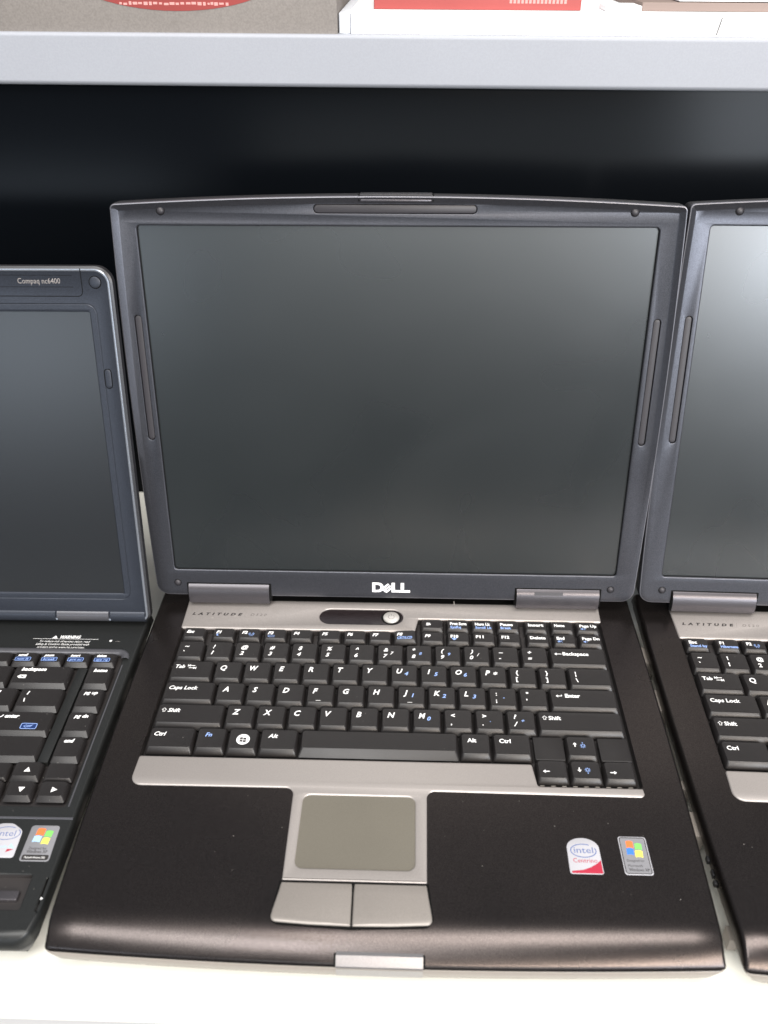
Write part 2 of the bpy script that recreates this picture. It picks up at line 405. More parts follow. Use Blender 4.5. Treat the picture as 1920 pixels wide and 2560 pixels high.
# ------------------------------------------------------------------ base loft shared by the laptops
def base_outline(cx, hw, y0, y1, rf, rb, bow=0):
    P = densify(fillet([(-1,y0,0),(1,y0,0),(1,y1,0),(-1,y1,0)]), 1e9)
    pts = fillet([(cx-hw(y0), y0, rf), (cx+hw(y0), y0, rf)] + [(cx+hw(y), y) for y in range(int(y0)+20, int(y1)-10, 12)] + [(cx+hw(y1), y1, rb), (cx-hw(y1), y1, rb)]
                 + [(cx-hw(y), y) for y in reversed(range(int(y0)+20, int(y1)-10, 12))], 8)
    pts = densify(pts, 9)
    return [(x, y - bow*(1-((x-cx)/hw(0))**2)*(1 if y < y0+rf else 0)) for x, y in pts]
def base_shell(cx, hw, y0, y1, ztop, zseam, side_r, side_h, front_r, rc, bow, holes, hz, hbev=.5, roll=0):
    """deck of a laptop: rows across the depth, side edges rounded, front edge rolled down to the seam"""
    g = G(); rows = []
    nf = 14
    for j in range(nf+1):
        t = 1-(j/nf)**1.3 if roll else 0
        if roll: rows.append((y0 + front_r*(1-t) - (.0 if j else -.25), ztop - (ztop-zseam)*t**roll if j else zseam-.5, t))
        else: th = math.pi/2*j/nf; rows.append((y0 + front_r*(1-math.cos(th)), zseam + (ztop-zseam)*math.sin(th), 1-j/nf))
    y = y0+front_r+8
    while y < y1-6: rows.append((y, ztop, 0)); y += 12
    for j in range(4): th = math.pi/2*j/3; rows.append((y1-4+4*math.sin(th), ztop-4*(1-math.cos(th)), 0))
    rows.append((y1, zseam, 0))
    na = 5; nc = 26; grid = []
    for (y, z, fb) in rows:
        h = hw(y)
        if y-y0 < rc: h -= rc*(1-math.sqrt(max(0, 1-((rc-(y-y0))/rc)**2)))
        sh_ = max(.01, min(side_h, z-zseam))
        L = [(-h, zseam)] if True else []
        prof = [(h, min(zseam, z))] + [(h-side_r*(1-math.cos(R(a))), z-sh_*(1-math.sin(R(a)))) for a in [90*k/na for k in range(na+1)]]
        hi = prof[-1][0]
        xs = prof + [(hi-2*hi*k/nc, z) for k in range(1, nc)] + [(-a, b) for a, b in reversed(prof)]
        i0 = len(g.v)
        for (x, zz) in xs: g.v.append((cx+x, y - bow*fb*(1-(x/h)**2), zz))
        grid.append([i0+k for k in range(len(xs))])
    np_ = na+2; n = len(grid[0])
    for r, (a, b) in enumerate(zip(grid, grid[1:])):
        for k in range(n-1):
            mid = np_-1 <= k < n-np_
            if mid and r >= nf and r < len(grid)-5: continue
            g.f.append((a[k+1], a[k], b[k], b[k+1])[::-1]); g.m.append(0)
    hr = []
    for h in holes:
        q = [g.ring(inset(h, -hbev), ztop), g.ring(h, ztop-hbev), g.ring(h, hz)]
        g.bridge(q[0], q[1]); g.bridge(q[1], q[2], 1); hr.append(q[0]); g.cap(q[2], 1)
    last = len(grid)-5
    poly_ = [grid[nf][k] for k in range(n-np_, np_-2, -1)]
    right = [grid[r][np_-1] for r in range(nf+1, last)]
    back = [grid[last][k] for k in range(np_-1, n-np_+1)]
    left = [grid[r][n-np_] for r in range(last-1, nf, -1)]
    g.cap(poly_ + right + back + left, 0, hr)
    return g

# ==================================================================== business laptop of the centre and right
KU = 19.05; KP = 19.09
def silver_laptop(label, location, rot, tilt, upright=False, lid_shift=0.0):
    OFF = (143.7, 20.0, -28.0)
    sh = .0 if upright else .25
    root = bpy.data.objects.new('laptop', None); C.objects.link(root)
    root.location = location; root.rotation_euler = (0, 0, rot)
    tag(root, label, 'laptop', 'open laptops side by side on the cream table')
    def part(name, g, mats, parent=root, angle=38, lb=None):
        o = link(name, mesh(name, g, mats, OFF if parent is root else (0,0,0), angle), parent)
        if lb: o['label'] = lb
        return o
    cx = 143.7
    def hw(y):
        t = max(0, min(1, (y+117)/190)); return 163.8 + 4.2*(1-(1-t)**2)
    out = base_outline(cx, hw, -115.4, 158, 3, 9, bow=4.0)
    well = fillet([(-1.4,-2.4,1.5),(227.0,-2.4,.5),(228.2,-17.9,1.5),(286.9,-17.9,1.5),(286.9,122,1.0),(160.6,122,1),(159.6,108.6,.5),(-1.4,108.6,1)], 3)
    g = base_shell(cx, hw, -115.4, 158, 2.5, -6.4, 2.4, 6.0, 18, 1.8, 4.0, [well], -2.2, roll=2.3)
    part('palm_rest', g, ['deck','well'])
    # lower case
    g = G(); shrink = lambda dx, dy: [(cx+(x-cx)*(1-dx/165), 20+(y-20)*(1-dy/137)) for x, y in out]
    rr = [g.ring(shrink(2.4, 2.2), -6.2), g.ring(shrink(1.2, .9), -6.9), g.ring(shrink(.6, 0), -7.4), g.ring(shrink(.4,-.4), -8.2), g.ring(shrink(4.5,.4), -14), g.ring(shrink(11,4.5), -22.5), g.ring(shrink(17,12), -26.6)]
    for q, (a, b) in enumerate(zip(rr, rr[1:])): g.bridge(b, a, 1 if q < 2 else 0)  # upper rings coloured near black as the shade in the seam
    g.cap(rr[-1], flip=True)
    part('bottom_case', g, ['chassis','dark'])
    for fx, fy in ((22,-84),(265,-84),(12,130),(275,130)):
        g = G(); g.plate(circle(fx, fy, 6, 16), -27.9, -26.0, .3); part('rubber_foot', g, ['slot'])
    # ports, catches along the sides
    for (x0, y0, x1, y1, z0, z1) in ((-25.6,-40,-20,-24,-22,-8),(-25.4,-8,-20,-2,-20,-9),(-26.5,52,-20,70,-22,-8),(-20.6,-96,-16,-88,-22,-13),(-27,96,-20,112,-22,-9)):
        g = G(); g.box(x0, y0, z0, x1, y1, z1); part('side_port', g, ['chassis'])
    for (y0, y1, xo) in ((-57.5,-54,1.1),(-66,-62,.8),(-71,-68.5,1.4)):
        e = cx - hw(y0); g = G(); g.box(e-xo, y0, -7.5, e+2, y1, -4.6); part('side_tab', g, ['shell'])
    # silver trim: hinge strip, palm band with touchpad surround
    g = G(); pill = rect(92.0, 115.3, 150.6, 131.5, 8.0, 8)
    g.plate(fillet([(-2.4,108.9,1.5),(158.8,108.9,2.5),(161.0,122.2,.8),(287.6,122.2,.8),(288.4,139.6,1),(-3.0,139.6,1)], 4), 1.0, 3.3, .9, holes=[pill], hbev=.5)
    part('hinge_strip', g, ['silver'], angle=50)
    g = G(); g.flat(rect(-3.2,140.0,288.6,153), 2.56); part('hinge_shade', g, ['dark'])  # flat black sheet paints the shade under the lid edge
    g = G(); g.flat(pill, 2.56); part('indicator_window', g, ['gloss'])
    g = G(); g.plate(circle(142.3, 123.3, 6.9, 32), 1.9, 2.75, .2, m=1); g.plate(circle(142.3, 123.3, 5.7, 32), 1.9, 3.9, .8, m=0)
    pb = part('power_button', g, ['pbtn','dark'])
    g = G(); stroke(g, arc(120, 420, 2.1, 18), .42, 142.3-OFF[0], 123.1-OFF[1], 1, 3.95-OFF[2]); stroke(g, [(0,1.0),(0,3.0)], .42, 142.3-OFF[0], 123.1-OFF[1], 1, 3.95-OFF[2])
    part('power_symbol', g, ['grey'], pb)
    g = G()
    text(g, 'LATITUDE', 2.6, 122.3, 2.3, 3.34, 0, .25, .05, width=35.2, space=1.9)
    part('model_lettering', g, ['ink','grey'])
    g = G(); stroke(g, [(0,0),(.8,4.4)], .25, 39.4, 121.6, 1, 3.34, 1); part('dividing_bar', g, ['ink','grey'])
    g = G()
    text(g, 'D520', 43.6, 122.3, 2.3, 3.34, 1 if not upright else 1, .25, .0, width=11.2, space=1.5)
    part('model_number', g, ['ink','midink'])
    g = G(); pad = rect(97.4, -73.8, 159.4, -28.2, 4.2, 6)
    band = fillet([(-2.2,-24.0,6.5),(91.2,-23.6,4.5),(91.9,-80.6,.4),(165.6,-80.6,.4),(166.0,-23.8,4.5),(287.3,-24.6,5),(287.0,-18.8,1.0),(228.4,-18.8,2.0),(226.6,-3.2,1.5),(-1.6,-3.2,1.5)], 6)
    g.plate(band, 1.0, 3.2, .8, holes=[pad], hbev=.9)
    part('palm_trim', g, ['silver'], angle=50)
    g = G(); g.flat(inset(pad, -.3), 2.62); part('touchpad', g, ['pad'])
    def button(side):
        g = G()
        if side < 0: P = [(91.6,-81.4,.4),(90.9,-88),(89.3,-97),(88.6,-103.0,4.6),(108,-104.2),(128.2,-104.6,.5),(127.9,-81.4,.5)]
        else: P = [(128.8,-81.4,.5),(129.1,-104.6,.5),(148,-104.2),(168.3,-103.0,4.6),(167.6,-97),(166.2,-88),(165.6,-81.4,.4)]
        o = fillet(P, 5); o = densify(o, 4)
        zc = lambda p: 2.62 + .9*math.sin(min(1, max(0, (-81.4-p[1])/23))*math.pi*.62)
        r0 = g.ring(o, 2.0); r1 = g.ring(o, [zc(p)-.5 for p in o]); i2 = inset(o, .25); r2 = g.ring(i2, [zc(p)-.2 for p in i2]); i3 = inset(o, .9); r3 = g.ring(i3, [zc(p) for p in i3])
        g.bridge(r0, r1); g.bridge(r1, r2); g.bridge(r2, r3); g.cap(r3)
        part('touchpad_button', g, ['button'], angle=60)
    button(-1); button(1)
    g = G(); g.flat(fillet([(90.8,-80.8,.4),(166.6,-80.8,.4),(169.2,-104.2,5),(128,-106.0),(87.8,-104.2,5)], 5), 2.53)
    part('button_gap', g, ['dark'])
    # front latch release
    yc = -119.4
    prof = [(yc+18*(1-t)-.35, 2.5-8.9*t**2.3+.45) for t in (.80, .85, .90, .95, 1.0)]
    prof += [(yc-.5,-7.0), (yc+1.6,-7.5), (yc+1.6,-7.9), (yc-.4,-8.3), (yc+.1,-14.5), (yc+4,-21), (yc+9,-21), (yc+9,-2.5)]
    g = G(); g.extrude_x(prof, 122.0, 163.6, 0); part('latch_button', g, ['latch'], angle=25)
    g = G(); prof2 = [(prof[0][0]+1.0, prof[0][1]-.30)] + [(y+.30, z-.33) for y, z in prof[:5]] + [(yc+8,-7),(yc+8,-4)]; g.extrude_x(prof2, 121.0, 164.6, 0); part('latch_recess', g, ['dark'])
    # keyboard
    h = 4.0; sl = (2.7, 1.25, .5); slf = (2.1, 1.2, .4); gap = .55
    def k(u0, wu, row, draw=None, y=None, dp=None, s=sl, hh=h):
        y0 = row*KP if y is None else y
        return put_key(root, OFF, u0*KU+gap/2-.3, y0, wu*KU-gap, (KP-.9) if dp is None else dp, hh, s, 'dell', draw, ('white','blue','navy','ink'))
    L = leg_letter; Pq = leg_pair
    # bottom row
    x = 0
    for wu, d in ((1.5, leg_word('Ctrl', sh=sh)), (1, leg_word('Fn', sh=sh, col=1, dx=5.6)), (1, leg_win), (1.25, leg_word('Alt', sh=sh, dx=5.2))):
        k(x, wu, 0, d); x += wu
    k(4.75, 5, 0, None, s=(4.2, 1.7, .5)); k(9.75, 1, 0, leg_word('Alt', sh=0, dx=4.4)); k(10.75, 1.25, 0, leg_word('Ctrl', sh=0, dx=4.2))
    k(0, 2.25, 1, leg_shift(sh))
    for i, c in enumerate('ZXCVBN'): k(2.25+i, 1, 1, L(c, sh=sh))
    k(8.25, 1, 1, L('M', '0', sh)); k(9.25, 1, 1, Pq('<', ',', None, 0)); k(10.25, 1, 1, Pq('>', '.', '.', 0)); k(11.25, 1, 1, Pq('?', '/', '+', sh)); k(12.25, 2.75, 1, leg_shift(0))
    k(0, 1.75, 2, leg_word('Caps Lock', sh=sh))
    for i, c in enumerate('ASDFGH'): k(1.75+i, 1, 2, L(c, sh=sh, bar=(c == 'F')))
    for i, (c, s_) in enumerate((('J','1'),('K','2'),('L','3'))): k(7.75+i, 1, 2, L(c, s_, sh, bar=(c == 'J')))
    k(10.75, 1, 2, Pq(':', ';', '-', 0)); k(11.75, 1, 2, Pq('"', "'", None, 0)); k(12.75, 2.25, 2, leg_enter)
    k(0, 1.5, 3, leg_tab(sh))
    for i, c in enumerate('QWERTY'): k(1.5+i, 1, 3, L(c, sh=sh))
    for i, (c, s_) in enumerate((('U','4'),('I','5'),('O','6'),('P','*'))): k(7.5+i, 1, 3, L(c, s_, sh))
    k(11.5, 1, 3, Pq('{', '[', None, 0)); k(12.5, 1, 3, Pq('}', ']', None, 0)); k(13.5, 1.5, 3, Pq('¦', '\\', None, 0))
    for i, (a, b, s_) in enumerate((('~','`',None),('!','1',None),('@','2',None),('#','3',None),('$','4',None),('%','5',None),('^','6',None),('&','7','7'),('*','8','8'),('(','9','9'),(')','0','/'),('_','-',None),('+','=',None))):
        k(i, 1, 4, Pq(a, b, s_, sh))
    k(13, 2, 4, leg_back)
    yF, yU = 97.0, 110.3; fw = .885
    if upright: F = [(0, leg_small('Esc', 'Stand by', 0)), (1.06, leg_small('F1', 'Hibernate', 0))]
    else: F = [(0, leg_small('Esc', None, sh)), (1.06, leg_small('F1', None, sh, s_moon))]
    F += [(1.99, leg_small('F2', None, sh, s_wifi)), (2.92, leg_small('F3', None, sh, s_batt)), (3.85, leg_small('F4', None, sh)), (4.87, leg_small('F5', None, sh)), (5.77, leg_small('F6', None, sh)),
          (6.67, leg_small('F7', None, sh)), (7.57, leg_small('F8', 'CRT/LCD', sh)), (8.54, leg_small('F9', None, sh)), (9.46, leg_small('F10', None, 0, s_eject)), (10.36, leg_small('F11', None, 0)), (11.27, leg_small('F12', None, 0)),
          (12.28, leg_small('Delete', None, 0)), (13.22, leg_small('End', None, 0, s_spk(0))), (14.13, leg_small('Page Dn', None, 0, s_spk(1)))]
    for u, d in F:
        o = k(u, fw, 0, d, y=yF, dp=11.6, s=slf, hh=3.6)
        if u == 7.57 and not upright: o.rotation_euler = (R(1.5), R(-3.2), R(1.2)); o.location.z += .5*S
    for u, d in ((8.54, lambda g, a, b, z: s_doc(g, a, b, z)), (9.46, leg_small('Prnt Scrn', 'SysRq', 0)), (10.36, leg_small('Num Lk', 'Scroll Lk', 0)), (11.27, leg_small('Pause', 'Break', 0)),
                 (12.28, leg_small('Insert', None, 0)), (13.22, leg_small('Home', None, 0)), (14.13, leg_small('Page Up', None, 0, s_spk(2)))):
        k(u, fw, 0, d, y=yU, dp=11.2, s=slf, hh=3.6)
    for u, d in ((12, leg_arrow('l')), (13, leg_arrow('d', 'd')), (14, leg_arrow('r'))): k(u, 1, 0, d, y=-15.9, dp=15.2, s=(2.4,1.3,.4))
    k(13, 1, 0, leg_arrow('u', 'u'), y=.2, dp=17.6)
    for u in (12, 14):
        g = G(); g.plate(rect(u*KU+.6, .4, (u+1)*KU-.9, 17.8, .8, 2), 0, 2.6, .4); part('blank_plate', g, ['key'])
    # feet of the key bed that show under the arrow keys
    g = G()
    for i in range(9): g.box(230+i*6.2, -17.4, -1.5, 232.6+i*6.2, -16.3, 1.0)
    o = part('key_bed_teeth', g, ['chassis']); o['kind'] = 'stuff'
    # badges on the palm rest
    if True:
        z = 2.56
        g = G(); P = [(238.9,-72.8,1.2),(256.1,-72.8,1.2),(255.9,-57)] + [(247.5+8.4*math.cos(R(a)), -57.5+6.0*math.sin(R(a))) for a in range(15, 170, 12)] + [(239.1,-57)]
        so = fillet([p if len(p) > 2 else (*p, 0) for p in P], 4); g.plate(so, 2.5, 2.62, .04)
        st = part('sticker', g, ['stw'], lb='white rounded top sticker with blue ring logo and red corner')
        z = 2.66 - OFF[2]; X, Y = -OFF[0], -OFF[1]; g = G()
        text(g, 'intel', 247.6+X, -60.6+Y, 3.5, z, 0, 0, .0, align='C', width=10.0)
        stroke(g, [(6.6*math.cos(R(a)), 3.9*math.sin(R(a))) for a in range(-300, 30, 12)], .5, 247.5+X, -59.2+Y, 1, z, 0)
        text(g, 'Centrino', 247.6+X, -66.2+Y, 2.4, z, 1, 0, .0, align='C', width=12.4)
        g.flat([(239.9+X,-72.4+Y),(255.7+X,-72.4+Y),(255.7+X,-64.6+Y),(253.5+X,-66.6+Y),(250+X,-68.8+Y),(246+X,-70.4+Y),(239.9+X,-71.2+Y)], z, 1)
        part('sticker_print', g, ['inkblue','red'], st)
        g = G(); g.plate(rect(266.8,-72.6,281.4,-50.0,1.4,4), 2.5, 2.62, .04); st = part('sticker', g, ['stw'], lb='silver rectangular sticker with four colour flag')
        g = G(); o2 = rect(267.5+X,-71.9+Y,280.7+X,-50.7+Y,1.1,4); g.flat(inset(o2,.3), z, 1); stroke(g, o2, .5, 0, 0, 1, z+.02, 0, closed=True)
        fx, fy = 270.3+X, -61.0+Y
        flagpane(g, fx+.3, fy+4.2, 3.6, 3.9, z+.03, 2); flagpane(g, fx+4.6, fy+3.1, 3.6, 3.7, z+.03, 3); flagpane(g, fx-.1, fy, 3.6, 3.7, z+.03, 4); flagpane(g, fx+4.1, fy-1.4, 3.8, 3.9, z+.03, 5)
        text(g, 'Designed for', 269.2+X, -65.0+Y, 1.3, z+.03, 0, 0, 0, width=9.0); text(g, 'Microsoft', 269.2+X, -68.0+Y, 1.3, z+.03, 0, 0, 0, width=7.5); text(g, 'Windows XP', 269.2+X, -70.5+Y, 1.6, z+.03, 0, 0, .01, width=10.6)
        part('sticker_print', g, ['ink','stg','orange','green','cobalt','yellow'], st)
    # ------------------------------------------------ lid (its own frame: u across, w up the lid, d towards the viewer)
    HY, HZ = 148.0, 4.0; W0 = 25.7; D0 = 15.1
    LID = ((cx-OFF[0]+lid_shift)*S, (HY-OFF[1])*S, (HZ-OFF[2])*S)
    def lp(name, g, mats, parent=None, angle=38, lb=None):
        if parent is None:
            o = link(name, mesh(name, g, mats, (cx,0,0), angle), root); o.location = LID; o.rotation_euler = (-tilt, 0, 0)
        else: o = link(name, mesh(name, g, mats, (cx,0,0), angle), parent)
        if lb: o['label'] = lb
        return o
    wb, wt = W0-20.6, W0+242.6
    base = densify(fillet([(cx-167.2, wb, 9),(cx+167.2, wb, 9),(cx+167.2, wt, 3.2),(cx-167.2, wt, 3.2)], 6), 7)
    def bulge(p):
        x, y = p; t = (x-cx)/167.2; s_ = (y-wb)/(wt-wb)
        k_ = max(0, min(1, (s_-.6)/.4)); k_ = k_*k_*(3-2*k_)
        return (x + (1 if t > 0 else -1)*min(1, abs(t))**4*2.0*(4*s_*(1-s_)), y + 5.0*(1-t*t)*k_)
    lo = [bulge(p) for p in base]
    d0 = D0
    g = G(lidT)
    rr = [g.ring(inset(lo, .5), d0-2.6), g.ring(lo, d0-3.2), g.ring(lo, d0-10.6), g.ring(inset(lo, .1), d0-11.2), g.ring(inset(lo, .9), d0-12.2), g.ring(inset(lo, 3.5), d0-13)]
    for q, (a, b) in enumerate(zip(rr, rr[1:])): g.bridge(b, a, 1 if q == 2 else 0)
    g.cap(rr[-1], 0, flip=True)
    lp('lid_shell', g, ['shell','hinge'])
    # paler ring on the shell above paints the highlight along its back edge
    # bezel
    opening = rect(cx-153, W0, cx+153, W0+230, 2.2, 4)
    slots = [rect(95.6, W0+237.2, 190.6, W0+242.4, 2.55, 6), rect(299.9, W0+95.8, 304.4, W0+177.2, 2.2, 6), rect(-17.0, W0+95.8, -12.5, W0+177.2, 2.2, 6)]
    kk = lambda y: (lambda t: t*t*(3-2*t))(max(0, min(1, (y-W0-10)/170)))
    H = [kk(y) for x, y in lo]
    g = G(lidT)
    r0 = g.ring(inset(lo, .4), d0-2.8); r1 = g.ring(inset(lo, .4), [d0-.8+2.5*q for q in H]); r2 = g.ring(inset(lo, .65), [d0-.2+2.5*q for q in H]); r3 = g.ring(inset(lo, 1.15), [d0-.05+2.5*q for q in H])
    r35 = g.ring(inset(lo, 4.2), [d0+.35*q for q in H]); r4 = g.ring(inset(lo, 4.9), d0)
    g.bridge(r0, r1, 0); g.bridge(r1, r2, 1); g.bridge(r2, r3, 1); g.bridge(r3, r35, 0); g.bridge(r35, r4, 0)
    hs = []
    for i, hp in enumerate([opening]+slots):
        bv = .9 if i == 0 else .35
        q = [g.ring(inset(hp, -bv*(1-math.sin(R(a)))), d0-bv*(1-math.cos(R(a)))) for a in (0, 22, 45, 67, 90)] + [g.ring(hp, d0-2.6 if i == 0 else d0-1.6)]
        for j in range(4): g.bridge(q[j], q[j+1])
        g.bridge(q[4], q[5], 2 if i == 0 else 0); hs.append(q[0])
    g.cap(r4, 0, hs)
    bz = lp('bezel', g, ['bezel','rim','dark'], angle=32)
    for sp in slots:
        g = G(lidT); g.plate(inset(sp, .25), d0-1.9, d0-.8, .5); lp('long_bumper', g, ['slot'])
    for (bu, bv_) in ((5.9,238.4),(281.2,238.6),(-8.1,-10.3),(294.0,-10.4)):
        g = G(lidT); c_ = circle(bu, W0+bv_, 2.2, 20); q = [g.ring(circle(bu, W0+bv_, 2.6, 20), d0+.05), g.ring(c_, d0+.06)]
        g.bridge(q[0], q[1], 1)
        r_ = [q[1]] + [g.ring(circle(bu, W0+bv_, 2.2*math.cos(R(a)), 20), d0+.06+1.3*math.sin(R(a))) for a in (25, 50, 75)]
        for a, b in zip(r_, r_[1:]): g.bridge(a, b)
        g.cap(r_[-1]); lp('round_bumper', g, ['slot','dark'])
    g = G(lidT); g.flat(inset(opening, -.5), d0-2.2); lp('screen', g, ['screen'])
    # brand letters, white, flat print on the lower bezel
    if True:
        g = G(lidT); s_ = 7.6; x0 = 128.7; y0 = W0-15.4; z = d0+.12
        D_ = [(0,0)] + [(.45,0)] + arc(-90, 90, .5, 10, .55, .5) + [(0,1)]
        Dh = arc(-80, 80, .27, 8, .5, .5) + [(.27,.78),(.27,.22)]
        poly(g, D_, x0, y0, s_, z, 0, [Dh])
        # slanted E: a square stood on its corner, cut into three bars
        for (a, b) in (((.86,.40),(1.44,.92)), ((1.02,.22),(1.62,.74)), ((1.20,.04),(1.78,.56))):
            poly(g, [(a[0],a[1]),(a[0]+.13,a[1]-.10),(b[0]+.13,b[1]-.10),(b[0],b[1])], x0, y0, s_, z)
        poly(g, [(.80,.34),(.96,.50),(1.38,.12),(1.22,-.02)], x0, y0, s_, z+.02)
        poly(g, [(.86,.40),(.80,.34),(.98,.16),(1.10,.26)], x0, y0, s_, z+.03)
        for q in (1.78, 2.62):
            poly(g, [(q,0),(q+.84 if q < 2 else q+.86,0),(q+.84 if q < 2 else q+.86,.24),(q+.30,.24),(q+.30,1),(q,1)], x0, y0, s_, z)
        lp('brand_lettering', g, ['white'])
    # lid latch at the top
    tw = W0+247.6
    g = G(lidT); g.plate(rect(122.6, tw-3.2, 164.6, tw+.5, .4, 2), d0-10, d0+1.6, .5, m=0, bottom=True); lt = lp('lid_latch', g, ['shell'])
    g = G(lidT); g.plate(rect(123.2, tw-3.5, 164.0, tw-2.3, .3, 2), d0-2, d0+2.1, .3, bottom=True); lp('latch_lip', g, ['hinge'], lt)
    g = G(lidT)
    for q in (121.9, 164.7): g.box(q, tw-3.4, d0-6, q+.7, tw+.4, d0+1.75)
    lp('latch_gap', g, ['dark'], lt)
    # hinge covers
    for i, (a, b) in enumerate(((-.4, 56.2), (229.4, 286.4))):
        pf = [(-26.8,-4),(-27.0,0),(-25.2,2.4),(-20,3.6),(-15.5,3.4),(-12.4,2.2),(-11.0,.9),(-10.9,-4)]
        g = G(lidT); g.extrude_x([(W0+p, d0+q-.6) for p, q in pf][::-1], a, b); hc = lp('hinge_cover', g, ['hinge'], angle=40)
        g = G(lidT)
        g.plate(rect(a-1.3, W0-24.0, b+1.5, W0-10.2, .4, 2), d0-3, d0+.25, .1); lp('hinge_gap_shade', g, ['dark'], hc)  # dark plate behind the cover paints the shaded gap round it
        if i == 1:
            g = G(lidT); z_ = d0+2.9; g.v += [g.T(241.5, W0-16.6, z_+.12), g.T(261.2, W0-16.6, z_+.12), g.T(261.2, W0-12.3, z_-1.1), g.T(241.5, W0-12.3, z_-1.1)]; g.f.append((0,1,2,3)); g.m.append(0)
            stroke_pts = None
            lp('status_light', g, ['slot'], hc)
    # dust and lint that has settled on the machine
    g = G()
    for i in range(60):
        q = random.random()
        if q < .55: x, y, z = random.uniform(-8,296), random.uniform(-96,-27), 2.55
        elif q < .7: x, y, z = random.uniform(0,286), random.uniform(112,120), 3.35
        else: x, y, z = random.uniform(0,284), random.uniform(2,92), 3.95
        if 90 < x < 168 and y < -26: continue
        s_ = random.choice((.12,.15,.18,.22,.32)); a = random.uniform(0,6.3)
        g.flat([(x+s_*math.cos(a+t), y+s_*.6*math.sin(a+t)) for t in (0,1.5,3.1,4.6)], z)
    if not upright:
        for (x, y) in ((17.5,119.2),(32.8,121.8)): g.flat(circle(x, y, .7, 8, .45), 3.36)
        g.flat(rect(186.2,137.6,187.2,141.8), 3.37)
    o = part('dust', g, ['dust']); o['kind'] = 'stuff'
    return root

silver_laptop('open business laptop with silver keyboard surround and a dark screen, whole in the middle', (143.7*S, 20*S, 0), 0, R(9.0094))
# pose of its right-hand neighbour, turned a little clockwise
rx, ry, rr_ = 338.16, -1.32, -.0190
c_, s_ = math.cos(rr_), math.sin(rr_)
silver_laptop('second silver trimmed laptop with the paler screen, cut off by the right edge', ((rx + c_*143.7 - s_*20)*S, (ry + s_*143.7 + c_*20)*S, 0), rr_, R(11.6), upright=True, lid_shift=-3.4)

